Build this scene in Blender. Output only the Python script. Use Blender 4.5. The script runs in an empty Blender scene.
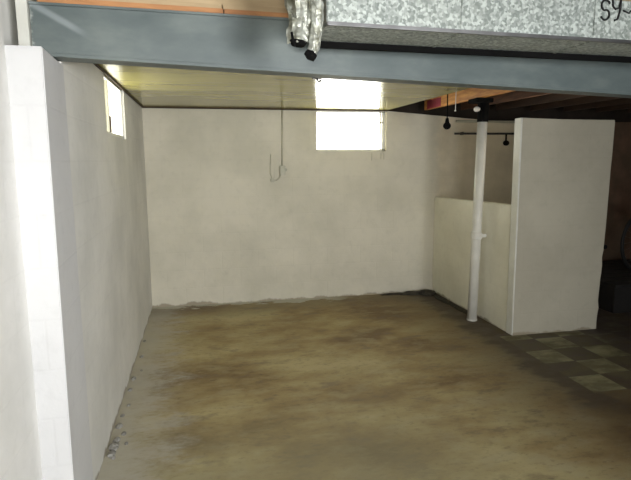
import bpy, bmesh, math, random
from mathutils import Vector, Matrix
random.seed(7)
S = bpy.context.scene
COL = S.collection

# ------------------------------------------------------------------ materials
def nodes(name):
    m = bpy.data.materials.new(name); m.use_nodes = True
    nt = m.node_tree; b = nt.nodes['Principled BSDF']
    return m, nt, b
def N(nt, t, **kw):
    n = nt.nodes.new(t)
    for k, v in kw.items():
        if k.startswith('i_'): n.inputs[k[2:].replace('_', ' ')].default_value = v
        else: setattr(n, k, v)
    return n
def L(nt, a, b): nt.links.new(a, b)
def coords(nt, scale=(1, 1, 1)):
    tc = N(nt, 'ShaderNodeNewGeometry'); mp = N(nt, 'ShaderNodeMapping'); mp.inputs['Scale'].default_value = scale
    L(nt, tc.outputs['Position'], mp.inputs['Vector']); return mp.outputs['Vector']
def noise(nt, vec, scale, detail=4, rough=.6):
    n = N(nt, 'ShaderNodeTexNoise'); n.inputs['Scale'].default_value = scale
    n.inputs['Detail'].default_value = detail; n.inputs['Roughness'].default_value = rough
    L(nt, vec, n.inputs['Vector']); return n.outputs['Fac']
def ramp(nt, fac, stops):
    r = N(nt, 'ShaderNodeValToRGB'); e = r.color_ramp.elements
    while len(e) < len(stops): e.new(.5)
    for k, (p, c) in enumerate(stops):
        e[k].position = p; e[k].color = (c[0], c[1], c[2], 1) if isinstance(c, tuple) else (c, c, c, 1)
    L(nt, fac, r.inputs['Fac']); return r.outputs['Color']
def math_(nt, op, a, b=None, clamp=False):
    n = N(nt, 'ShaderNodeMath', operation=op); n.use_clamp = clamp
    for i, v in enumerate((a, b)):
        if v is None: continue
        if isinstance(v, (int, float)): n.inputs[i].default_value = v
        else: L(nt, v, n.inputs[i])
    return n.outputs[0]
def mixc(nt, fac, a, b):
    n = N(nt, 'ShaderNodeMix', data_type='RGBA')
    if isinstance(fac, (int, float)): n.inputs[0].default_value = fac
    else: L(nt, fac, n.inputs[0])
    for i, v in ((6, a), (7, b)):
        if isinstance(v, tuple): n.inputs[i].default_value = (*v, 1)
        else: L(nt, v, n.inputs[i])
    return n.outputs[2]
def bump(nt, b, h, strength=.3, dist=.01):
    n = N(nt, 'ShaderNodeBump'); n.inputs['Strength'].default_value = strength; n.inputs['Distance'].default_value = dist
    L(nt, h, n.inputs['Height']); L(nt, n.outputs['Normal'], b.inputs['Normal'])
def simple(name, c1, c2=None, rough=.6, metal=0, sc=6, bs=.2, bd=.004, bscale=30, stretch=(1, 1, 1)):
    m, nt, b = nodes(name); v = coords(nt, stretch)
    c2 = c2 or tuple(x*.8 for x in c1)
    L(nt, ramp(nt, noise(nt, v, sc), [(.35, c2), (.65, c1)]), b.inputs['Base Color'])
    b.inputs['Roughness'].default_value = rough; b.inputs['Metallic'].default_value = metal
    if bs: bump(nt, b, noise(nt, v, bscale), bs, bd)
    return m
def axis_pos(nt):
    g = N(nt, 'ShaderNodeNewGeometry'); s = N(nt, 'ShaderNodeSeparateXYZ'); L(nt, g.outputs['Position'], s.inputs[0])
    return s.outputs[0], s.outputs[1], s.outputs[2]
def smooth(nt, v, a, b):
    n = N(nt, 'ShaderNodeMapRange'); n.interpolation_type = 'SMOOTHSTEP'
    n.inputs['From Min'].default_value = a; n.inputs['From Max'].default_value = b
    L(nt, v, n.inputs['Value']); return n.outputs[0]

def wall_mat(name, along, col, col2, raw=None):
    """painted concrete block: soft joints, mottled paint"""
    m, nt, b = nodes(name); X, Y, Z = axis_pos(nt); v = coords(nt)
    u = X if along == 'x' else Y
    cb = N(nt, 'ShaderNodeCombineXYZ'); L(nt, u, cb.inputs[0]); L(nt, Z, cb.inputs[1])
    br = N(nt, 'ShaderNodeTexBrick'); L(nt, cb.outputs[0], br.inputs['Vector'])
    br.inputs['Scale'].default_value = 1; br.inputs['Brick Width'].default_value = .4; br.inputs['Row Height'].default_value = .2
    br.inputs['Mortar Size'].default_value = .008; br.inputs['Mortar Smooth'].default_value = 1
    br.inputs['Color1'].default_value = br.inputs['Color2'].default_value = (1, 1, 1, 1); br.inputs['Mortar'].default_value = (0, 0, 0, 1)
    n1 = noise(nt, v, 1.6, 5); n2 = noise(nt, v, 14, 5)
    c = ramp(nt, n1, [(.35, col2), (.62, col)])
    c = mixc(nt, math_(nt, 'MULTIPLY', smooth(nt, n2, .5, .75), .16), c, tuple(x*.7 for x in col2))
    jf = math_(nt, 'MULTIPLY', math_(nt, 'SUBTRACT', 1, br.outputs['Color']), .05)
    c = mixc(nt, jf, c, tuple(x*.6 for x in col2))
    # dirt splashed low on the wall
    low = math_(nt, 'MULTIPLY', smooth(nt, math_(nt, 'ADD', Z, math_(nt, 'MULTIPLY', noise(nt, coords(nt, (1, 1, .3)), 4, 5), .16)), .108, .085), .8)
    c = mixc(nt, low, c, (.26, .22, .15))
    if raw:
        e = smooth(nt, math_(nt, 'ADD', X, math_(nt, 'MULTIPLY', noise(nt, v, 5), .25)), raw[0], raw[0]+.18)
        n3 = noise(nt, v, 2.5, 5)
        rc = ramp(nt, n3, [(.4, raw[1]), (.62, raw[2])])
        far = smooth(nt, X, 4.5, 5.0)
        rc = mixc(nt, far, rc, ramp(nt, noise(nt, v, 4, 5), [(.4, (.10, .065, .038)), (.62, (.16, .09, .055))]))
        c = mixc(nt, e, c, rc)
    L(nt, c, b.inputs['Base Color']); b.inputs['Roughness'].default_value = .75
    h = math_(nt, 'ADD', math_(nt, 'MULTIPLY', br.outputs['Color'], .16), math_(nt, 'MULTIPLY', noise(nt, v, 40, 4), .35))
    bump(nt, b, h, .45, .008)
    return m

WHITE = (.60, .60, .56); WHITE2 = (.52, .515, .475)
M = {}
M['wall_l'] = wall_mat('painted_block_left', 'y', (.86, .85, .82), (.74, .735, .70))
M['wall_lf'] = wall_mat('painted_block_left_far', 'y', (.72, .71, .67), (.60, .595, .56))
M['wall_b'] = wall_mat('painted_block_back', 'x', (.64, .605, .50), (.54, .515, .42), (2.80, (.66, .60, .47), (.80, .73, .58)))
M['pilaster'] = wall_mat('white_pilaster_paint', 'x', (.62, .62, .62), (.57, .57, .575))
M['partition'] = wall_mat('painted_partition', 'x', (.48, .45, .355), (.42, .39, .305))
M['half'] = wall_mat('painted_half_wall', 'y', (.80, .78, .67), (.68, .66, .55))
M['grey_wall'] = wall_mat('dim_block', 'y', (.40, .39, .36), (.33, .32, .29))

def floor_mat():
    m, nt, b = nodes('stained_concrete'); X, Y, Z = axis_pos(nt)
    v = coords(nt, (1, 1.6, 1)); w = coords(nt, (1, 1.9, 1))
    n1 = noise(nt, v, .9, 6, .62); n2 = noise(nt, w, 3.2, 6, .65); n3 = noise(nt, w, 17, 6, .7)
    c = ramp(nt, n1, [(.36, (.20, .130, .052)), (.48, (.36, .265, .115)), (.62, (.52, .44, .225))])
    c = mixc(nt, math_(nt, 'MULTIPLY', smooth(nt, n2, .47, .66), .42), c, (.50, .45, .29))
    c = mixc(nt, math_(nt, 'MULTIPLY', smooth(nt, n2, .47, .33), .55), c, (.15, .105, .06))
    c = mixc(nt, math_(nt, 'MULTIPLY', smooth(nt, n3, .52, .68), .40), c, (.13, .095, .05))
    # paler area near the viewer
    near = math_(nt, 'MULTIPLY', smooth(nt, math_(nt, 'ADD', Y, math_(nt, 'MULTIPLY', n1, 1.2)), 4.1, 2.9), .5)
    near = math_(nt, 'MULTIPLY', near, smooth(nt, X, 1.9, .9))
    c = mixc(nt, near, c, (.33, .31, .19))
    # white dust and old paint along the left wall
    d = math_(nt, 'ADD', X, math_(nt, 'MULTIPLY', math_(nt, 'SUBTRACT', n2, .5), .9))
    d = math_(nt, 'ADD', d, math_(nt, 'MULTIPLY', math_(nt, 'SUBTRACT', n3, .5), .5))
    c = mixc(nt, math_(nt, 'MULTIPLY', smooth(nt, d, -.05, -.55), .8), c, (.55, .53, .46))
    # splashed paint at the foot of the back wall, damp band before it
    e = math_(nt, 'ADD', Y, math_(nt, 'MULTIPLY', math_(nt, 'SUBTRACT', n1, .5), .7))
    damp = math_(nt, 'MULTIPLY', smooth(nt, e, 5.3, 5.75), .5)
    c = mixc(nt, damp, c, (.115, .088, .055))
    e2 = math_(nt, 'ADD', Y, math_(nt, 'MULTIPLY', math_(nt, 'SUBTRACT', n2, .5), .7))
    pt = math_(nt, 'MULTIPLY', smooth(nt, e2, 5.80, 5.84), smooth(nt, X, 1.9, 1.2))
    c = mixc(nt, pt, c, (.50, .49, .42))
    # dark dirt at the corner and along the half wall
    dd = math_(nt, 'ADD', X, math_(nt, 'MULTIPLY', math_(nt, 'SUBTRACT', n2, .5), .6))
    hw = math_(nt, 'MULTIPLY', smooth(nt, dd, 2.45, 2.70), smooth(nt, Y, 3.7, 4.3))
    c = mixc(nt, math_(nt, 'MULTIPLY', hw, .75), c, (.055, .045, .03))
    # brown right-hand side, with the light's falloff put into the colour
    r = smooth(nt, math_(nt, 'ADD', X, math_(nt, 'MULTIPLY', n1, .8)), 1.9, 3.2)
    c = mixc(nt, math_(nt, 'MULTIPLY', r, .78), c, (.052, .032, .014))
    # remains of chequered tiles
    T = .27
    fx = math_(nt, 'FLOOR', math_(nt, 'DIVIDE', math_(nt, 'SUBTRACT', X, 2.60), T))
    fy = math_(nt, 'FLOOR', math_(nt, 'DIVIDE', math_(nt, 'SUBTRACT', Y, 2.995), T))
    par = math_(nt, 'FRACT', math_(nt, 'ABSOLUTE', math_(nt, 'MULTIPLY', math_(nt, 'ADD', fx, fy), .5)))
    pale = math_(nt, 'LESS_THAN', par, .25)
    tc = mixc(nt, pale, (.075, .052, .034), (.27, .25, .135))
    tc = mixc(nt, math_(nt, 'MULTIPLY', smooth(nt, n2, .36, .58), .75), tc, (.115, .100, .050))
    jx = math_(nt, 'FRACT', math_(nt, 'DIVIDE', math_(nt, 'SUBTRACT', X, 2.60), T))
    jy = math_(nt, 'FRACT', math_(nt, 'DIVIDE', math_(nt, 'SUBTRACT', Y, 2.995), T))
    jm = math_(nt, 'MAXIMUM', math_(nt, 'LESS_THAN', jx, .02), math_(nt, 'LESS_THAN', jy, .02))
    tc = mixc(nt, math_(nt, 'MULTIPLY', jm, .6), tc, (.05, .04, .03))
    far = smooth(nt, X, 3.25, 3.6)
    tc = mixc(nt, math_(nt, 'MULTIPLY', far, .85), tc, (.045, .032, .026))  # old brown tiles, darkened in colour for the shade at far right
    mk = math_(nt, 'MULTIPLY', math_(nt, 'GREATER_THAN', X, 2.60), math_(nt, 'GREATER_THAN', Y, 2.995))
    mk = math_(nt, 'MULTIPLY', mk, math_(nt, 'MAXIMUM', math_(nt, 'LESS_THAN', Y, 4.2), math_(nt, 'GREATER_THAN', X, 2.83)))
    mk = math_(nt, 'MULTIPLY', mk, math_(nt, 'SUBTRACT', 1, math_(nt, 'MULTIPLY', smooth(nt, n2, .50, .66), .55)))
    c = mixc(nt, mk, c, tc)
    # dark mastic left at the tiles' edge
    ed = math_(nt, 'MULTIPLY', smooth(nt, dd, 2.35, 2.5), smooth(nt, dd, 2.75, 2.6))
    ed = math_(nt, 'MULTIPLY', ed, smooth(nt, Y, 2.6, 2.9))
    c = mixc(nt, math_(nt, 'MULTIPLY', ed, math_(nt, 'SUBTRACT', .7, math_(nt, 'MULTIPLY', mk, .7))), c, (.055, .04, .028))
    L(nt, c, b.inputs['Base Color'])
    L(nt, ramp(nt, n2, [(.3, .5), (.7, .85)]), b.inputs['Roughness'])
    bump(nt, b, math_(nt, 'ADD', n3, n2), .25, .008)
    return m
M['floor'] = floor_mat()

def ceiling_mat():
    m, nt, b = nodes('glossy_ceiling_board'); X, Y, Z = axis_pos(nt); v = coords(nt, (.35, 2.2, 1))
    n1 = noise(nt, v, 2.0, 4)
    c = ramp(nt, n1, [(.35, (.34, .305, .085)), (.65, (.46, .42, .14))])
    fr = math_(nt, 'FRACT', math_(nt, 'DIVIDE', Y, .405))
    seam = math_(nt, 'LESS_THAN', fr, .022)
    c = mixc(nt, math_(nt, 'MULTIPLY', seam, .5), c, (.16, .13, .07))
    L(nt, c, b.inputs['Base Color']); b.inputs['Roughness'].default_value = .17
    b.inputs['Specular IOR Level'].default_value = .55
    bump(nt, b, math_(nt, 'SUBTRACT', math_(nt, 'MULTIPLY', n1, .6), seam), .08, .003)
    return m
M['ceiling'] = ceiling_mat()
M['beam'] = simple('grey_beam_paint', (.105, .130, .128), (.075, .098, .100), .5, 0, 3.5, .12, .002, 25, (.5, 1, 1))
def beam_mat():
    m, nt, b = nodes('grey_beam_paint'); v = coords(nt, (.7, 1, 1.6)); X, Y, Z = axis_pos(nt)
    c = ramp(nt, noise(nt, v, 3.0, 6, .6), [(.32, (.070, .094, .094)), (.50, (.100, .125, .124)), (.68, (.150, .178, .168))])
    st = math_(nt, 'ABSOLUTE', math_(nt, 'SUBTRACT', math_(nt, 'ADD', Z, math_(nt, 'MULTIPLY', X, .55)), 1.865))
    k = math_(nt, 'MULTIPLY', smooth(nt, st, .022, .004), smooth(nt, X, -.40, -.50)); c = mixc(nt, math_(nt, 'MULTIPLY', k, .55), c, (.30, .34, .35))  # diagonal highlight streak painted into the beam colour
    wh = math_(nt, 'ADD', X, math_(nt, 'MULTIPLY', noise(nt, v, 18), .06)); c = mixc(nt, smooth(nt, wh, -.585, -.602), c, (.42, .45, .42))
    L(nt, c, b.inputs['Base Color']); b.inputs['Roughness'].default_value = .45; bump(nt, b, noise(nt, v, 14), .15, .003); return m
M['beam'] = beam_mat()
M['steel_dark'] = simple('dark_steel', (.05, .05, .05), (.03, .03, .03), .5, .3)
M['wood_orange'] = simple('orange_joist_timber', (.80, .40, .10), (.50, .19, .05), .65, 0, 5, .2, .003, 40, (6, .8, 6))
M['wood_shaded'] = simple('shaded_joist_timber', (.05, .026, .015), (.03, .016, .010), .75, 0, 5, .2, .003, 40, (6, .8, 6))  # joist timber with the shade of the ceiling space in its colour
M['wood_dim'] = simple('dim_joist_timber', (.12, .05, .022), (.06, .026, .012), .75, 0, 5, .2, .003, 40, (6, .8, 6))  # orange joist timber again, its dimmer light put into the colour
M['wood_dark'] = simple('dark_subfloor', (.035, .024, .016), (.018, .013, .009), .85, 0, 4)
M['plate_tan'] = simple('tan_plate_timber', (.50, .38, .22), (.38, .27, .15), .7, 0, 4, .2, .003, 40, (.8, 6, 6))
M['plate_orange'] = simple('orange_plate_timber', (.48, .23, .09), (.30, .13, .05), .7, 0, 4, .2, .003, 40, (.8, 6, 6))
M['black'] = simple('black_iron', (.006, .006, .006), (.003, .003, .003), .95, 0, bs=0)
M['black'].node_tree.nodes['Principled BSDF'].inputs['Specular IOR Level'].default_value = .1
M['rubber'] = simple('black_tyre', (.010, .010, .010), (.006, .006, .006), .7, 0)
M['chrome'] = simple('dull_chrome', (.28, .28, .28), (.18, .18, .18), .35, .9)
M['pole'] = simple('white_pole_paint', (.66, .65, .59), (.56, .55, .49), .5, 0, 5, .1, .002)
M['plastic'] = simple('ivory_plastic', (.42, .41, .31), (.34, .33, .24), .45, 0)
M['grey_paint'] = simple('greyed_conduit_paint', (.46, .445, .35), (.38, .37, .29), .55, 0)
M['porcelain'] = simple('porcelain', (.8, .78, .72), (.7, .68, .62), .3, 0)
M['trim'] = simple('dark_gap_moulding', (.075, .05, .03), (.04, .028, .018), .8, 0)
M['white_trim'] = simple('white_frame_paint', (.72, .72, .66), (.62, .62, .56), .5, 0)
M['platform'] = simple('blackened_boards', (.012, .010, .009), (.007, .006, .005), .8, 0)
M['mastic'] = simple('dirt', (.055, .048, .034), (.025, .022, .016), .95, 0, 20, .5, .01, 60)
M['plaster'] = simple('fallen_plaster', (.42, .41, .38), (.22, .21, .19), .9, 0, 20, .5, .01, 60)
M['bike_frame'] = simple('dark_frame_paint', (.05, .012, .012), (.03, .01, .01), .35, .2)
M['marker'] = simple('black_marker', (.012, .014, .013), (.008, .008, .008), .6, 0)

def galv():
    m, nt, b = nodes('galvanised_sheet'); v = coords(nt)
    vo = N(nt, 'ShaderNodeTexVoronoi'); vo.inputs['Scale'].default_value = 95; L(nt, v, vo.inputs['Vector'])
    n1 = noise(nt, v, 60, 3); n2 = noise(nt, v, 2.2, 3)
    f = math_(nt, 'ADD', math_(nt, 'MULTIPLY', N_sep(nt, vo.outputs['Color']), .55), math_(nt, 'MULTIPLY', n1, .55))
    c = ramp(nt, f, [(.30, (.14, .17, .16)), (.55, (.28, .31, .295)), (.80, (.50, .55, .52))])
    c = mixc(nt, math_(nt, 'MULTIPLY', n2, .35), c, (.40, .42, .35))
    L(nt, c, b.inputs['Base Color']); b.inputs['Metallic'].default_value = .1; b.inputs['Roughness'].default_value = .5
    bump(nt, b, n1, .25, .002)
    return m
def N_sep(nt, colr):
    s = N(nt, 'ShaderNodeSeparateColor'); L(nt, colr, s.inputs[0]); return s.outputs[0]
M['galv'] = galv()
M['galv_under'] = M['galv']
M['foil'] = simple('crumpled_foil', (.52, .54, .49), (.17, .17, .12), .38, .45, 22, .7, .012, 32)

def glass():
    m = bpy.data.materials.new('frosted_pane'); m.use_nodes = True; nt = m.node_tree; nt.nodes.clear()
    o = N(nt, 'ShaderNodeOutputMaterial'); t = N(nt, 'ShaderNodeBsdfTransparent'); t.inputs[0].default_value = (.97, .97, .94, 1)
    g = N(nt, 'ShaderNodeBsdfGlossy'); g.inputs['Roughness'].default_value = .05
    n = noise(nt, coords(nt), 3); mx = N(nt, 'ShaderNodeMixShader')
    L(nt, math_(nt, 'MULTIPLY', n, .1), mx.inputs[0]); L(nt, t.outputs[0], mx.inputs[1]); L(nt, g.outputs[0], mx.inputs[2])
    L(nt, mx.outputs[0], o.inputs[0]); return m
M['glass'] = glass()

# ------------------------------------------------------------------ mesh helpers
def box(bm, x0, x1, y0, y1, z0, z1, bev=0):
    t = bmesh.new(); vs = [t.verts.new((x, y, z)) for z in (z0, z1) for y in (y0, y1) for x in (x0, x1)]
    for f in ((0, 2, 3, 1), (4, 5, 7, 6), (0, 1, 5, 4), (2, 6, 7, 3), (0, 4, 6, 2), (1, 3, 7, 5)): t.faces.new([vs[i] for i in f])
    if bev: bmesh.ops.bevel(t, geom=t.edges[:], offset=bev, segments=2, affect='EDGES')
    merge(bm, t)
def hexa(bm, c8, bev=0):
    """c8: bottom (4, ccw), top (4)"""
    t = bmesh.new(); vs = [t.verts.new(c) for c in c8]
    for f in ((3, 2, 1, 0), (4, 5, 6, 7), (0, 1, 5, 4), (1, 2, 6, 5), (2, 3, 7, 6), (3, 0, 4, 7)): t.faces.new([vs[i] for i in f])
    if bev: bmesh.ops.bevel(t, geom=t.edges[:], offset=bev, segments=2, affect='EDGES')
    merge(bm, t)
def merge(bm, t):
    me = bpy.data.meshes.new('tmp'); t.to_mesh(me); t.free(); bm.from_mesh(me); bpy.data.meshes.remove(me)
def tube(bm, pts, r, n=12, caps=True):
    pts = [Vector(p) for p in pts]; rs = r if isinstance(r, (list, tuple)) else [r]*len(pts)
    rings = []; prev = None
    for i, p in enumerate(pts):
        d = (pts[min(i+1, len(pts)-1)]-pts[max(i-1, 0)]).normalized()
        a = prev if prev is not None else (Vector((0, 0, 1)) if abs(d.z) < .9 else Vector((1, 0, 0)))
        a = (a-d*a.dot(d)).normalized(); prev = a; b = d.cross(a)
        rings.append([bm.verts.new(p+(a*math.cos(k*2*math.pi/n)+b*math.sin(k*2*math.pi/n))*rs[i]) for k in range(n)])
    for A, B in zip(rings, rings[1:]):
        for k in range(n): bm.faces.new((A[k], A[(k+1) % n], B[(k+1) % n], B[k]))
    if caps: bm.faces.new(rings[0][::-1]); bm.faces.new(rings[-1])
def ring(bm, c, ax, R, r, n=48, m=8):
    c = Vector(c); ax = Vector(ax).normalized(); a = ax.orthogonal().normalized(); b = ax.cross(a); vs = []
    for i in range(n):
        t = 2*math.pi*i/n; o = a*math.cos(t)+b*math.sin(t)
        vs.append([bm.verts.new(c+o*(R+r*math.cos(2*math.pi*j/m))+ax*r*math.sin(2*math.pi*j/m)) for j in range(m)])
    for i in range(n):
        for j in range(m): bm.faces.new((vs[i][j], vs[(i+1) % n][j], vs[(i+1) % n][(j+1) % m], vs[i][(j+1) % m]))
def ball(bm, c, r, sc=(1, 1, 1)):
    t = bmesh.new(); bmesh.ops.create_uvsphere(t, u_segments=20, v_segments=12, radius=r)
    for v in t.verts: v.co = Vector((v.co.x*sc[0], v.co.y*sc[1], v.co.z*sc[2]))+Vector(c)
    merge(bm, t)
def emit(name, bm, mat, parent=None, smooth_=False, label=None, cat=None, group=None, kind=None):
    bmesh.ops.recalc_face_normals(bm, faces=bm.faces[:])
    off = Vector((0, 0, 0))
    if parent:
        p = parent
        while p: off += p.location; p = p.parent
    else:
        lo = Vector((min(v.co.x for v in bm.verts), min(v.co.y for v in bm.verts), min(v.co.z for v in bm.verts)))
        hi = Vector((max(v.co.x for v in bm.verts), max(v.co.y for v in bm.verts), max(v.co.z for v in bm.verts)))
        off = (lo+hi)/2; off.z = lo.z
    for v in bm.verts: v.co -= off
    me = bpy.data.meshes.new(name); bm.to_mesh(me); bm.free()
    if smooth_:
        for p in me.polygons: p.use_smooth = True
    me.materials.append(mat)
    o = bpy.data.objects.new(name, me); COL.objects.link(o)
    if parent: o.parent = parent
    else: o.location = off
    tag(o, label, cat, group, kind); return o
def tag(o, label=None, cat=None, group=None, kind=None):
    if label: o['label'] = label
    if cat: o['category'] = cat
    if group: o['group'] = group
    if kind: o['kind'] = kind
    return o
def root(name, loc, label, cat, group=None):
    o = bpy.data.objects.new(name, None); COL.objects.link(o); o.location = loc; o.empty_display_size = .1
    return tag(o, label, cat, group)
def BM(*boxes, bev=0, slope=None):
    bm = bmesh.new()
    if slope: hexa(bm, slope)
    for b in boxes: box(bm, *b, bev)
    return bm

# ------------------------------------------------------------------ camera
f_px, yaw, pitch, roll = 532.2, .21062, .15001, -.00494
fwd = Vector((math.sin(yaw)*math.cos(pitch), math.cos(yaw)*math.cos(pitch), -math.sin(pitch)))
right = Vector((math.cos(yaw), -math.sin(yaw), 0)); up = right.cross(fwd)
r_ = math.cos(roll)*right+math.sin(roll)*up; u_ = -math.sin(roll)*right+math.cos(roll)*up
cam = bpy.data.cameras.new('camera'); co = bpy.data.objects.new('camera', cam); COL.objects.link(co)
cam.sensor_width = 36; cam.sensor_fit = 'HORIZONTAL'; cam.lens = f_px*36/631; cam.clip_start = .02
mt = Matrix((r_, u_, -fwd)).transposed().to_4x4(); mt.translation = Vector((0, 0, 1.6)); co.matrix_world = mt
S.camera = co

# ------------------------------------------------------------------ the shell
XL, YB, ZC = -.569, 5.917, 2.154
XR, YF, TOP = 6.6, -2.6, 2.50
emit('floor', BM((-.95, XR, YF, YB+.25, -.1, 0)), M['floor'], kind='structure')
# back wall with the high window opening
WX0, WX1, WZ0, WZ1 = 1.276, 2.102, 1.695, 2.138
emit('wall_back', BM((-.95, WX0, YB, YB+.25, 0, 2.145), (WX1, XR, YB, YB+.25, 0, 2.05),
                     (WX0, WX1, YB, YB+.25, 0, WZ0), slope=[(WX1, YB, 2.05), (3.4, YB, 2.05), (3.4, YB+.25, 2.05), (WX1, YB+.25, 2.05), (WX1, YB, 2.145), (3.4, YB, 2.051), (3.4, YB+.25, 2.051), (WX1, YB+.25, 2.145)]), M['wall_b'], kind='structure')
emit('trim_3', BM((-.95, WX1, YB, YB+.25, 2.145, TOP), (WX1, XR, YB+.251, YB+.28, 2.0, TOP)), M['wood_dark'], kind='structure')
# left wall, far bay, with its opening
LY0, LY1, LZ0, LZ1 = 3.635, 4.53, 1.765, 2.145
YP0, YP1 = 2.13, 2.53
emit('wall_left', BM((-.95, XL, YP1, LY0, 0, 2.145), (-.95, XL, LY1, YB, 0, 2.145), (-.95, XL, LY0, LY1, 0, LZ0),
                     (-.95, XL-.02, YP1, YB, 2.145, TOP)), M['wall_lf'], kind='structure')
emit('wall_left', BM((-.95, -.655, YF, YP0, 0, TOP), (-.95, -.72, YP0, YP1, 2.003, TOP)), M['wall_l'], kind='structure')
bm = bmesh.new(); hexa(bm, [(-.80, YP0, 0), (-.545, YP0, 0), (-.556, YP1, 0), (-.80, YP1, 0), (-.80, YP0, 2.003), (-.534, YP0, 2.003), (-.556, YP1, 2.003), (-.80, YP1, 2.003)], .004)
emit('trim_4', bm, M['pilaster'], kind='structure', label='bright white painted pilaster carrying the left end of the beam')
emit('trim_5', BM((-.672, -.632, 2.35, 2.50, 2.004, 2.42)), M['white_trim'], kind='structure', label='white packing beside the beam end')
# cement packing at the pocket over the pilaster
bm = bmesh.new()
hexa(bm, [(-.62, 2.49, 2.004), (-.556, 2.49, 2.004), (-.556, 2.53, 2.004), (-.62, 2.53, 2.004), (-.62, 2.49, 2.15), (-.565, 2.49, 2.15), (-.565, 2.53, 2.15), (-.62, 2.53, 2.15)], .004)
emit('trim_6', bm, M['wall_l'], kind='structure')
emit('wall_right', BM((XR, XR+.2, YF, YB+.25, 0, TOP)), M['grey_wall'], kind='structure')
emit('wall_front', BM((-.95, XR+.2, YF-.2, YF, 0, TOP)), M['grey_wall'], kind='structure')
# ceiling of the far bay, subfloor over everything
emit('ceiling', BM((XL, 2.115, 2.62, YB, ZC, ZC+.012)), M['ceiling'], kind='structure')
emit('trim_7', BM((-.95, XR+.2, YF-.2, YB+.25, TOP, TOP+.03)), M['wood_dark'], kind='structure', label='dark underside of the floor above')
# dark gap mouldings
bm = bmesh.new(); box(bm, XL, XL+.012, 2.62, YB, 2.138, ZC-.001, .002); emit('trim_1', bm, M['trim'], kind='structure')
bm = bmesh.new(); box(bm, XL+.012, 2.11, YB-.012, YB, 2.137, ZC-.001, .002); emit('trim_2', bm, M['trim'], kind='structure')
box_ = BM((XL+.01, 2.10, YB-.03, YB-.012, 2.145, ZC-.001), bev=.002); emit('trim_8', box_, M['trim'], kind='structure')

# ------------------------------------------------------------------ windows
w = emit('window_1', BM((XL-.055, XL-.020, LY0, LY0+.025, LZ0, LZ1), (XL-.055, XL-.020, LY1-.025, LY1, LZ0, LZ1), (XL-.055, XL-.020, LY0, LY1, LZ0, LZ0+.025),
                         (XL-.055, XL-.020, LY0, LY1, LZ1-.008, LZ1)), M['white_trim'], kind='structure')
emit('mullion', BM((XL-.045, XL-.012, 3.83, 3.85, LZ0+.02, LZ1-.02), bev=.002), M['grey_paint'], w)
emit('latch', BM((XL-.012, XL-.002, 3.832, 3.848, LZ0+.02, LZ0+.13), bev=.003), M['trim'], w)
emit('pane', BM((XL-.040, XL-.036, LY0+.02, LY1-.02, LZ0+.02, LZ1-.02)), M['glass'], w)
w = emit('window_2', BM((WX0, WX0+.02, YB+.05, YB+.10, WZ0, WZ1), (WX1-.035, WX1, YB+.05, YB+.10, WZ0, WZ1), (WX0, WX1, YB+.05, YB+.10, WZ0, WZ0+.02),
                         (WX0, WX1, YB+.05, YB+.10, WZ1-.012, WZ1)), M['white_trim'], kind='structure')
emit('sash_bar', BM((WX1-.062, WX1-.048, YB+.045, YB+.07, WZ0+.02, WZ1-.012), bev=.002), M['white_trim'], w)
emit('latch', BM((WX1-.075, WX1-.03, YB+.03, YB+.045, WZ0+.31, WZ0+.33), bev=.003), M['grey_paint'], w)
emit('pane', BM((WX0+.015, WX1-.03, YB+.072, YB+.076, WZ0+.015, WZ1-.01)), M['glass'], w)

# ------------------------------------------------------------------ main beam
def byf(x): return 2.38+(x+.39)*.22/2.7          # beam front line
def bzb(x): return 2.006-(x+.39)*.060/2.7
def bzt(x): return 2.214+(x+.39)*.022/2.7
def seg(bm, x0, x1, y_in, y_out, zb, zt, bev=.003):
    hexa(bm, [(x0, byf(x0)+y_in, zb(x0)), (x1, byf(x1)+y_in, zb(x1)), (x1, byf(x1)+y_out, zb(x1)), (x0, byf(x0)+y_out, zb(x0)),
              (x0, byf(x0)+y_in, zt(x0)), (x1, byf(x1)+y_in, zt(x1)), (x1, byf(x1)+y_out, zt(x1)), (x0, byf(x0)+y_out, zt(x0))], bev)
bx0, bx1 = -.628, 6.58
B = root('ceiling_beam', (3, byf(3), bzb(3)), 'long grey painted beam crossing the basement on a white pilaster', 'beam')
bm = bmesh.new(); seg(bm, bx0, bx1, .004, .085, lambda x: bzb(x)+.012, lambda x: bzt(x)-.010); emit('web', bm, M['beam'], B)
bm = bmesh.new(); seg(bm, bx0, bx1, -.004, .11, bzb, lambda x: bzb(x)+.012, .002); emit('flange', bm, M['beam'], B)
bm = bmesh.new(); seg(bm, bx0, bx1, -.004, .11, lambda x: bzt(x)-.010, bzt, .002); emit('flange', bm, M['beam'], B)
# plates on top of the beam
def plate(name, x0, x1, z0, z1, yo, m, label, group=None):
    bm = bmesh.new(); seg(bm, x0, x1, yo, .10, lambda x: bzt(x)+z0, lambda x: bzt(x)+z1, .002)
    emit(name, bm, m, label=label, cat='board', group=group)
plate('timber_plate', -.60, .12, .001, .022, .004, M['plate_orange'], 'shorter orange-brown timber plate on top of the beam at its left end')
plate('timber_plate', .125, 6.5, .001, .020, 0, M['plate_orange'], 'longer orange timber plate on top of the beam, running behind the duct')
plate('timber_plate', -.60, .115, .023, .046, .03, M['plate_tan'], 'tan upper board lying on the shorter timber plate at the left end of the beam')
plate('timber_plate', .12, 6.5, .023, .046, .02, M['plate_tan'], 'pale upper board lying on the longer orange plate behind the duct')

plate('timber_plate', -.60, 6.5, .047, .24, .05, M['plate_tan'], 'tall tan header board standing on the upper boards over the beam')
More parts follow.
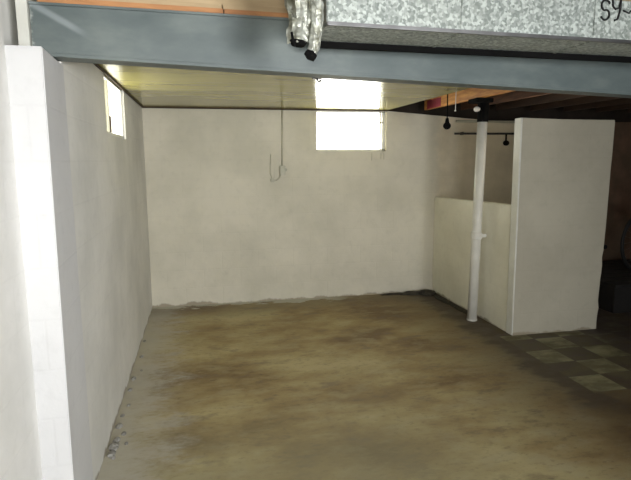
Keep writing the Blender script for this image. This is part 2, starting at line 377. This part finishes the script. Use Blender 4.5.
# ------------------------------------------------------------------ joists
def joist(x, y0, y1, z0, z1, m, label, group=None, w=.045):
    return emit('floor_joist', BM((x, x+w, y0, y1, z0, z1), bev=.003), m, label=label, cat='joist', group=group)
y2 = 2.90
joist(2.118, y2, YB+.03, 2.17, TOP-.002, M['wood_shaded'], 'dark joist along the open edge of the ceiling boards')
J = joist(2.572, y2, YB+.03, 2.162, TOP-.002, M['wood_orange'], 'orange timber joist resting on the black-topped pole')
joist(3.03, y2, YB+.03, 2.17, TOP-.002, M['wood_dim'], 'dim brown joist just right of the orange one')
for k, x in enumerate((3.49, 3.95, 4.41, 4.87, 5.33, 5.79, 6.25)):
    joist(x, y2+.05, YB+.03, 2.17, TOP-.002, M['wood_shaded'], 'dark joist in the shadowed ceiling to the right', 'dark joists over the right side')
# red end mark on the orange joist
emit('end_mark', BM((2.5695, 2.5722, 5.50, 5.86, 2.165, 2.26)), simple('red_paint', (.35, .03, .06), (.25, .03, .04), .6), J, label='red painted patch')

# ------------------------------------------------------------------ duct
def dyf(x): return 2.0+(x-.448)*.045
def dyr(x): return 2.29+(x-.448)*.035
zd0, zd1 = 2.092, 2.262
dx0, dx1 = .40, 6.4
D = root('air_duct', (dx0, 2.1, zd0), 'galvanised rectangular air duct hung in front of the beam', 'duct')
def dseg(bm, x0, x1, e=0, z0=zd0, z1=zd1, bev=.004):
    hexa(bm, [(x0, dyf(x0)-e, z0-e), (x1, dyf(x1)-e, z0-e), (x1, dyr(x1)+e, z0-e), (x0, dyr(x0)+e, z0-e),
              (x0, dyf(x0)-e, z1+e), (x1, dyf(x1)-e, z1+e), (x1, dyr(x1)+e, z1+e), (x0, dyr(x0)+e, z1+e)], bev)
bm = bmesh.new(); dseg(bm, dx0+.075, dx1); emit('duct_body', bm, M['galv'], D)
x = 1.02
while x < dx1:
    bm = bmesh.new(); dseg(bm, x, x+.016, .004, bev=.002); emit('seam_band', bm, M['galv'], D); x += .62
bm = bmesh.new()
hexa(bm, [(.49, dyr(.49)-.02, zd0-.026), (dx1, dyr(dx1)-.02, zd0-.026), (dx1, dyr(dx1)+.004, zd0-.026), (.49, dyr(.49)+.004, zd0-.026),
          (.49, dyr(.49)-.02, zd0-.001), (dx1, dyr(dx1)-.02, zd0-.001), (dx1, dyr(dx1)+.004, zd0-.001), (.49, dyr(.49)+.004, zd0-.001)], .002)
emit('dark_gap_strip', bm, M['black'], D, label='black strip for the dark gap under the rear edge')  # black strip stands in for the darkness between duct and beam
bm = bmesh.new()   # folded lower lip
hexa(bm, [(dx0+.075, dyf(dx0)-.006, zd0-.004), (dx1, dyf(dx1)-.006, zd0-.004), (dx1, dyf(dx1)+.01, zd0-.004), (dx0+.075, dyf(dx0)+.01, zd0-.004),
          (dx0+.075, dyf(dx0)-.006, zd0+.010), (dx1, dyf(dx1)-.006, zd0+.010), (dx1, dyf(dx1)+.01, zd0+.010), (dx0+.075, dyf(dx0)+.01, zd0+.010)], .002)
emit('folded_lip', bm, M['chrome'], D)
for x in (1.3, 3.4, 5.4):
    bm = bmesh.new(); box(bm, x, x+.025, dyf(x)-.008, dyf(x)-.005, zd0+.02, TOP-.005); emit('hanger_strap', bm, M['galv'], D) if x > 2 else bm.free()
# handwriting on the right of the duct
def stroke(bm, pts, x0, z0, s):
    P = [(x0+px*s, dyf(x0+px*s)-.003, z0+pz*s) for px, pz in pts]; tube(bm, P, .0042, 6)
bm = bmesh.new()
def arc(cx, cy, r, a0, a1, n=10, sx=1): return [(cx+sx*r*math.cos(math.radians(a0+(a1-a0)*k/n)), cy+r*math.sin(math.radians(a0+(a1-a0)*k/n))) for k in range(n+1)]
stroke(bm, arc(.5, .72, .27, 20, 250)+arc(.5, .24, .27, 70, -160), 1.655, 2.180, .078)                         # S
stroke(bm, [(0, 1.0), (.05, .6), (.25, .45), (.5, .55), (.6, 1.0)], 1.728, 2.192, .070)       # y
stroke(bm, [(.6, 1.0), (.58, .4), (.45, -.1), (.2, -.2)], 1.728, 2.192, .070)
stroke(bm, [(0, .35), (.5, .2), (.9, .6), (1.2, .5)], 1.785, 2.20, .06)
emit('marker_writing', bm, M['marker'], D, label='black handwriting on the duct side')

# ------------------------------------------------------------------ crumpled foil at the duct end
def crumple(bm, pts, rs, n=22, amp=.25, flat=1.0, seed=1):
    rnd = random.Random(seed); rings = []
    lob = [rnd.uniform(-amp, amp) for _ in range(n)]
    for i, (p, r) in enumerate(zip(pts, rs)):
        vs = []
        for k in range(n):
            t = 2*math.pi*k/n; q = r*(1+lob[k]*.8+rnd.uniform(-amp, amp)*.5)
            vs.append(bm.verts.new((p[0]+q*math.cos(t), p[1]+q*math.sin(t)*flat, p[2]+rnd.uniform(-.006, .006))))
        rings.append(vs)
    for A, C in zip(rings, rings[1:]):
        for k in range(n): bm.faces.new((A[k], A[(k+1) % n], C[(k+1) % n], C[k]))
    bm.faces.new(rings[0]); return rings
def path(a, b, n, bend=(0, 0)):
    return [(a[0]+(b[0]-a[0])*t+bend[0]*math.sin(math.pi*t), a[1]+(b[1]-a[1])*t+bend[1]*math.sin(math.pi*t), a[2]+(b[2]-a[2])*t) for t in [k/(n-1) for k in range(n)]]
F = root('foil_insulation', (.395, 2.0, 1.95), 'crumpled silver foil wrap hanging from the left end of the duct', 'insulation')
bm = bmesh.new(); crumple(bm, path((.388, 2.05, 2.499), (.388, 2.02, 2.09), 18), [.058]*11+[.057, .056, .055, .054, .052, .048, .044], 26, .22, 1.0, 3); emit('foil_wrap', bm, M['foil'], F)
bm = bmesh.new(); crumple(bm, path((.385, 2.01, 2.13), (.368, 2.0, 2.022), 9, (-.004, 0)), [.040, .040, .039, .038, .037, .037, .038, .038, .036], 20, .25, .8, 5)
a = emit('foil_sleeve', bm, M['foil'], F)
bm = bmesh.new(); tube(bm, [(.366, 1.998, 2.026), (.364, 1.997, 2.012)], [.033, .024], 16); emit('black_opening', bm, M['black'], a, label='black open end of the foil sleeve')
bm = bmesh.new(); tube(bm, [(.340, 1.985, 2.055), (.345, 1.978, 2.02), (.352, 1.98, 2.005)], [.005, .006, .004], 8); emit('black_tape', bm, M['black'], a)
bm = bmesh.new(); crumple(bm, path((.430, 1.965, 2.16), (.412, 1.985, 1.972), 14, (.010, 0)), [.022, .024, .022, .021, .022, .022, .021, .020, .020, .021, .022, .022, .021, .016], 16, .25, .8, 8)
b_ = emit('foil_strip', bm, M['foil'], F)
bm = bmesh.new(); tube(bm, [(.390, 1.975, 1.988), (.405, 1.972, 1.976), (.424, 1.974, 1.965)], [.011, .019, .013], 12); emit('black_tape', bm, M['black'], b_, label='black taped tip')

# small hook under the ceiling near the window reflection
H = root('ceiling_hook', (.807, 3.66, 2.10), 'small dark hook under the ceiling boards behind the hanging foil', 'hook')
bm = bmesh.new(); tube(bm, [(.80, 3.66, 2.152), (.80, 3.66, 2.135), (.812, 3.66, 2.125), (.830, 3.66, 2.135)], .007, 8); emit('hook', bm, M['steel_dark'], H, True)
bm = bmesh.new(); tube(bm, [(.80, 3.66, 2.154), (.80, 3.66, 2.144)], .035, 16); emit('hook_plate', bm, M['steel_dark'], H)

# ------------------------------------------------------------------ conduit and outlet on the back wall
O = root('wall_outlet', (.888, YB-.03, 1.43), 'small ivory outlet box fed by a vertical conduit on the back wall', 'outlet')
bm = bmesh.new(); tube(bm, [(.895, YB-.010, 2.136), (.892, YB-.010, 1.8), (.889, YB-.010, 1.53)], .0085, 10); emit('conduit', bm, M['grey_paint'], O, True)
bm = bmesh.new(); box(bm, .858, .922, YB-.040, YB-.001, 1.43, 1.535, .006); x = emit('outlet_box', bm, M['grey_paint'], O)
bm = bmesh.new(); box(bm, .866, .914, YB-.046, YB-.040, 1.44, 1.525, .003); emit('cover_plate', bm, M['plastic'], x)
bm = bmesh.new(); box(bm, .912, .940, YB-.034, YB-.008, 1.475, 1.505, .004); emit('switch_lever', bm, M['plastic'], x)
bm = bmesh.new()
tube(bm, [(.872, YB-.02, 1.44), (.86, YB-.025, 1.40), (.82, YB-.02, 1.375), (.78, YB-.018, 1.385), (.752, YB-.012, 1.45), (.757, YB-.010, 1.56), (.763, YB-.010, 1.66)], .004, 8); emit('cable', bm, M['grey_paint'], O, True)
bm = bmesh.new(); box(bm, .755, .800, YB-.030, YB-.001, 1.355, 1.395, .006); emit('junction_box', bm, M['grey_paint'], O)

# stains of rusty drips are surface marks; a small nail row under the window
for i, (x, z) in enumerate(((1.93, 1.675), (2.04, 1.672), (2.075, 1.668))):
    bm = bmesh.new(); tube(bm, [(x, YB-.002, z), (x+.001, YB-.006, z-.03), (x, YB-.004, z-.07-.02*(i == 0))], .0035, 6)
    emit('paint_run', bm, M['grey_paint'], label='grey paint drip below the right half of the back window', cat='drip', group='drips under the back window')

# ------------------------------------------------------------------ half wall and full-height partition
HX = 2.72
bm = bmesh.new()
hexa(bm, [(HX+.01, 4.30, 0), (HX+.10, 4.30, 0), (HX+.10, YB, 0), (HX, YB, 0), (HX, 4.30, 1.185), (HX+.10, 4.30, 1.185), (HX+.10, YB, 1.150), (HX, YB, 1.150)], .006)
emit('wall_half', bm, M['half'], kind='structure', label='low painted half wall behind the pole')
# panel with ragged lower right edge
P_ = root('partition_panel', (3.17, 4.24, 0), 'tall pale painted partition panel standing at the end of the half wall', 'partition')
bm = bmesh.new(); rnd = random.Random(4)
def rx(z):
    base = 3.622+(3.648-3.622)*z/1.93
    return base-(rnd.uniform(0, .016) if z < .72 else rnd.uniform(0, .003))
zs = [1.928*k/28 for k in range(29)]
Lf = [(2.730-(2.730-2.712)*z/1.93, z) for z in zs]
prof = [(x, z) for x, z in Lf]+[(rx(z), z*1.925/1.928*(1 if z else 1)) for z in reversed(zs)]
prof = [(x, (z*(1.947/1.928) if x < 3 else z)) for x, z in prof]
vf = [bm.verts.new((x, 4.20, z)) for x, z in prof]; vb = [bm.verts.new((x, 4.295, z)) for x, z in prof]
n = len(zs)
for k in range(n-1):
    a0, a1 = k, k+1; b0, b1 = 2*n-1-k, 2*n-2-k
    bm.faces.new((vf[a0], vf[b0], vf[b1], vf[a1])); bm.faces.new((vb[a0], vb[a1], vb[b1], vb[b0]))
for k in range(2*n): bm.faces.new((vf[k], vf[(k+1) % (2*n)], vb[(k+1) % (2*n)], vb[k]))
emit('panel', bm, M['partition'], P_)
bm = bmesh.new()   # raised white edge strip on the left side
hexa(bm, [(2.722, 4.192, 0.004), (2.732, 4.192, 0.004), (2.732, 4.29, 0.004), (2.722, 4.29, 0.004), (2.704, 4.192, 1.945), (2.722, 4.192, 1.945), (2.722, 4.29, 1.945), (2.704, 4.29, 1.945)], .003)
emit('edge_strip', bm, M['white_trim'], P_, label='whiter strip along the left edge')
bm = bmesh.new(); box(bm, 2.722, 3.640, 4.192, 4.30, 1.925, 1.937, .003); emit('top_cap', bm, M['partition'], P_)
bm = bmesh.new(); ball(bm, (3.648, 4.205, .785), .020); tube(bm, [(3.62, 4.22, .785), (3.645, 4.205, .785)], .008, 8); emit('knob', bm, M['black'], P_, True, label='black knob on the right edge')

# ------------------------------------------------------------------ support pole
P = root('support_pole', (2.612, 4.724, 0), 'white painted steel support pole with a black top before the half wall', 'pole')
px, py = 2.612, 4.724
bm = bmesh.new(); tube(bm, [(px, py, .012), (px+.014, py, 1.0), (px+.028, py, 1.945)], .047, 24); emit('shaft', bm, M['pole'], P, True)
bm = bmesh.new(); tube(bm, [(px+.028, py, 1.944), (px+.03, py, 2.12)], .052, 24); hd = emit('head', bm, M['black'], P, label='black upper section')
bm = bmesh.new(); box(bm, px-.085, px+.085, py-.085, py+.085, 2.12, 2.160, .004); emit('cap_plate', bm, M['black'], hd)
bm = bmesh.new(); tube(bm, [(px+.012, py, .82), (px+.012, py, .825), (px+.013, py, .885), (px+.013, py, .89)], [.047, .054, .054, .047], 24); cp = emit('collar', bm, M['pole'], P)
bm = bmesh.new(); box(bm, px+.03, HX-.002, py-.030, py-.004, .838, .872, .004); emit('bracket', bm, M['pole'], cp)
bm = bmesh.new(); tube(bm, [(px, py, 0), (px, py, .014)], .052, 24); emit('base_plate', bm, M['pole'], P)
bm = bmesh.new(); tube(bm, [(px-.024, py-.02, 2.062), (px-.052, py-.035, 2.060)], [.015, .024], 14); ball(bm, (px-.064, py-.04, 2.059), .024)
emit('insulator_knob', bm, M['porcelain'], P, True, label='white porcelain knob')

# ------------------------------------------------------------------ hanging bulb holder, chain
Q = root('bulb_holder', (2.265, 4.7, 1.88), 'black round bulb holder hanging left of the pole', 'lamp holder')
bm = bmesh.new(); tube(bm, [(2.265, 4.7, TOP), (2.262, 4.7, 2.2), (2.265, 4.7, 1.95)], .006, 8); emit('cord', bm, M['black'], Q, True)
bm = bmesh.new(); ball(bm, (2.265, 4.7, 1.905), .036, (1, 1, .95)); emit('shell', bm, M['black'], Q, True)
bm = bmesh.new(); tube(bm, [(2.265, 4.7, 1.935), (2.265, 4.7, 1.975)], [.02, .013], 12); emit('neck', bm, M['black'], Q, True)
bm = bmesh.new(); tube(bm, [(2.345, 4.7, 2.485), (2.345, 4.7, 2.05)], .0035, 8); ball(bm, (2.345, 4.7, 2.045), .008)
emit('pull_chain', bm, M['porcelain'], label='thin pale pull chain hanging between the bulb holder and the pole', cat='chain')

# ------------------------------------------------------------------ pipe with valve on the dim wall
V = root('wall_pipe', (3.4, YB-.05, 1.88), 'thin dark horizontal pipe on the back wall above the half wall', 'pipe')
bm = bmesh.new(); tube(bm, [(2.93, YB-.045, 1.893), (3.9, YB-.045, 1.897), (4.9, YB-.045, 1.90)], .012, 10); emit('pipe_run', bm, M['steel_dark'], V, True)
for x in (3.02, 3.85, 4.7):
    bm = bmesh.new(); box(bm, x, x+.02, YB-.06, YB-.001, 1.878, 1.912, .003); emit('clip', bm, M['steel_dark'], V)
bm = bmesh.new(); tube(bm, [(3.60, YB-.045, 1.893), (3.60, YB-.045, 1.79)], .011, 8); ball(bm, (3.595, YB-.06, 1.785), .040, (1, .6, .8)); emit('valve', bm, M['black'], V, True, label='black round valve')
bm = bmesh.new(); tube(bm, [(2.95, YB-.04, 2.035), (3.6, YB-.04, 2.035), (4.6, YB-.04, 2.03)], .015, 10); v2 = emit('upper_pipe', bm, M['grey_paint'], V, True)

# ------------------------------------------------------------------ platform and bicycle, right
Pf = root('low_platform', (5.2, 5.2, 0), 'low blackened board platform on the floor right of the partition', 'platform')
for k in range(7):
    y = 4.60+k*.17; emit('deck_board', BM((4.15, 6.45, y, y+.155, .27, .30), bev=.004), M['platform'], Pf)
emit('front_board', BM((4.15, 6.45, 4.60, 4.63, .0, .268), bev=.004), M['platform'], Pf)
for x in (4.15, 5.25, 6.40): emit('bearer', BM((x, x+.05, 4.635, 5.78, 0, .268), bev=.004), M['platform'], Pf)

dirx = Vector((math.sin(math.radians(77)), math.cos(math.radians(77)), 0)); nrm = Vector((dirx.y, -dirx.x, 0)).normalized()
RW = .355; WC = Vector((4.84, 5.03, .30+RW+.012))
BK = root('bicycle', (WC.x, WC.y, .30), 'dark bicycle standing on the low platform at the right edge', 'bicycle')
def bp(a, z, s=0): return Vector((WC.x, WC.y, .312))+dirx*a+nrm*s+Vector((0, 0, z))
for a in (0, 1.05):
    c = bp(a, RW)
    bm = bmesh.new(); ring(bm, c, nrm, RW-.017, .017, 56, 10); wh = emit('wheel', bm, M['rubber'], BK, True)
    bm = bmesh.new(); ring(bm, c, nrm, RW-.040, .008, 48, 8); emit('rim', bm, M['steel_dark'], wh, True)
    bm = bmesh.new(); tube(bm, [c-nrm*.035, c+nrm*.035], .018, 12); emit('hub', bm, M['chrome'], wh)
    bm = bmesh.new()
    for k in range(24):
        t = 2*math.pi*k/24; e = dirx*math.cos(t)+Vector((0, 0, 1))*math.sin(t); s = .028 if k % 2 else -.028
        tube(bm, [c+nrm*s, c+e*(RW-.045)], .0012, 4)
    emit('spokes', bm, M['chrome'], wh)
def tubes(name, segs, r, m, parent=BK):
    bm = bmesh.new()
    for s in segs: tube(bm, s, r, 10)
    return emit(name, bm, m, parent, True)
tubes('frame', [(bp(.20, .78), bp(.62, .74)), (bp(.21, .72), bp(.60, .29)), (bp(.60, .29), bp(.66, .80)), (bp(.60, .29), bp(1.05, RW, .05)), (bp(.60, .29), bp(1.05, RW, -.05)),
                (bp(.64, .72), bp(1.05, RW, .05)), (bp(.64, .72), bp(1.05, RW, -.05)), (bp(.22, .66), bp(.185, .83))], .014, M['bike_frame'])
tubes('fork', [(bp(.21, .68), bp(.15, .62)), (bp(.19, .69, .05), bp(0, RW, .05)), (bp(.19, .69, -.05), bp(0, RW, -.05)), (bp(.19, .69, -.05), bp(.19, .69, .05))], .011, M['bike_frame'])
hb = tubes('handlebar', [(bp(.185, .82), bp(.16, .92)), (bp(.16, .92, 0), bp(.17, .93, .26)), (bp(.16, .92, 0), bp(.17, .93, -.26))], .011, M['chrome'])
bm = bmesh.new(); tube(bm, [bp(.17, .93, .17), bp(.20, .93, .29)], .016, 10); emit('grip', bm, M['rubber'], hb)
bm = bmesh.new(); tube(bm, [bp(.17, .93, -.17), bp(.20, .93, -.29)], .016, 10); emit('grip', bm, M['rubber'], hb)
bm = bmesh.new(); tube(bm, [bp(.54, .865), bp(.60, .87), bp(.70, .875), bp(.79, .885)], [.015, .028, .06, .045], 12); emit('saddle', bm, M['rubber'], BK, True)
bm = bmesh.new(); tube(bm, [bp(.655, .78), bp(.665, .86)], .012, 10); emit('seat_post', bm, M['chrome'], BK)
bm = bmesh.new(); ring(bm, bp(.60, .29, .045), nrm, .085, .006, 32, 6); tube(bm, [bp(.60, .29, -.07), bp(.60, .29, .07)], .02, 12)
cr = emit('crank', bm, M['chrome'], BK)
for a_, z_, s_ in ((.73, .20, 1), (.47, .38, -1)):
    bm = bmesh.new(); tube(bm, [bp(.60, .29, .07*s_), bp(a_, z_, .08*s_)], .009, 8); emit('crank_arm', bm, M['chrome'], cr)
    bm = bmesh.new(); tube(bm, [bp(a_, z_, .08*s_), bp(a_, z_, .16*s_)], .016, 8); emit('pedal', bm, M['rubber'], cr)

# ------------------------------------------------------------------ debris
def lump(bm, c, r, h, seed):
    rnd = random.Random(seed); t = bmesh.new(); bmesh.ops.create_icosphere(t, subdivisions=3, radius=1)
    for v in t.verts:
        k = 1+rnd.uniform(-.16, .16); v.co = Vector((c[0]+v.co.x*r[0]*k, c[1]+v.co.y*r[1]*k, max(0, c[2]+v.co.z*h*k)))
    merge(bm, t)
bm = bmesh.new(); lump(bm, (2.60, 5.80, 0), (.11, .10), .05, 1); lump(bm, (2.44, 5.84, 0), (.16, .06), .03, 2); lump(bm, (2.66, 5.5, 0), (.05, .22), .022, 3); lump(bm, (2.22, 5.87, 0), (.18, .035), .015, 4); lump(bm, (2.68, 5.1, 0), (.04, .25), .018, 5)
emit('dirt_heap', bm, M['mastic'], label='low dark heap of dirt in the corner at the half wall', cat='dirt', kind='stuff')
for i, (x, y, r) in enumerate(((-.535, 2.98, .028), (-.50, 3.12, .014), (-.54, 3.22, .02), (-.52, 3.5, .012), (-.54, 3.75, .016), (-.52, 2.86, .012), (-.50, 4.1, .010), (-.54, 3.36, .014), (-.53, 3.05, .02), (-.535, 2.90, .022), (-.47, 3.0, .010), (-.54, 3.95, .018), (-.53, 4.4, .016), (-.545, 4.8, .014))):
    bm = bmesh.new(); lump(bm, (x, y, 0), (r, r*1.7), r*.55, 20+i)
    emit('plaster_crumb', bm, M['plaster'], label='small grey crumb of plaster on the floor along the left wall', cat='crumb', group='plaster crumbs along the left wall')

# ------------------------------------------------------------------ light
Wd = bpy.data.worlds.new('sky'); S.world = Wd; Wd.use_nodes = True; bg = Wd.node_tree.nodes['Background']
bg.inputs[0].default_value = (1, .985, .93, 1); bg.inputs[1].default_value = 13
def light(name, kind, loc, aim, energy, col=(1, 1, 1), **kw):
    l = bpy.data.lights.new(name, kind); l.energy = energy; l.color = col
    for k, v in kw.items(): setattr(l, k, v)
    o = bpy.data.objects.new(name, l); COL.objects.link(o); o.location = loc
    o.rotation_euler = (Vector(aim)-Vector(loc)).to_track_quat('-Z', 'Y').to_euler(); return o
def portal(loc, aim, sx, sy):
    o = light('window_portal', 'AREA', loc, aim, 1, shape='RECTANGLE', size=sx, size_y=sy); o.data.cycles.is_portal = True
portal((XL-.11, (LY0+LY1)/2, (LZ0+LZ1)/2), (0, (LY0+LY1)/2, (LZ0+LZ1)/2), .88, .38)
portal(((WX0+WX1)/2, YB+.11, (WZ0+WZ1)/2), ((WX0+WX1)/2, 0, (WZ0+WZ1)/2), .83, .45)
# unseen bulb added behind the tall partition panel to brighten that bay
K = root('fill_bulb', (3.2, 4.44, 1.70), 'added fill bulb, unseen, on a bracket behind the tall partition panel', 'fill light')
bm = bmesh.new(); tube(bm, [(3.2, 4.297, 1.70), (3.2, 4.36, 1.70), (3.2, 4.44, 1.70), (3.2, 4.44, 1.73)], .008, 8); emit('bracket', bm, M['black'], K)
bm = bmesh.new(); tube(bm, [(3.2, 4.44, 1.725), (3.2, 4.44, 1.765)], .018, 12); emit('socket', bm, M['black'], K)
gm = bpy.data.materials.new('fill_bulb_glass'); gm.use_nodes = True; gb = gm.node_tree.nodes['Principled BSDF']
gb.inputs['Emission Color'].default_value = (1, .85, .62, 1); gb.inputs['Emission Strength'].default_value = 25
bm = bmesh.new(); ball(bm, (3.2, 4.44, 1.795), .032, (1, 1, 1.15)); emit('glass', bm, gm, K, True)
light('bulb_fill', 'POINT', (3.2, 4.44, 1.795), (3.45, 5, 1), 6.5, (1, .87, .66), shadow_soft_size=.045)
# camera flash
light('flash', 'SPOT', (-.03, -.02, 1.69), (.2, 5.9, 1.35), 72, (1, .98, .92), spot_size=math.radians(88), spot_blend=1.0, shadow_soft_size=.03)
# unseen fill light added behind the viewer
light('rear_fill', 'AREA', (2.0, -2.2, 1.3), (-.3, 4, 1.2), 88, (.98, .99, 1), spread=math.radians(110), shape='RECTANGLE', size=1.6, size_y=1.2)

S.view_settings.view_transform = 'Standard'; S.view_settings.look = 'None'; S.view_settings.exposure = .2; S.view_settings.gamma = 1
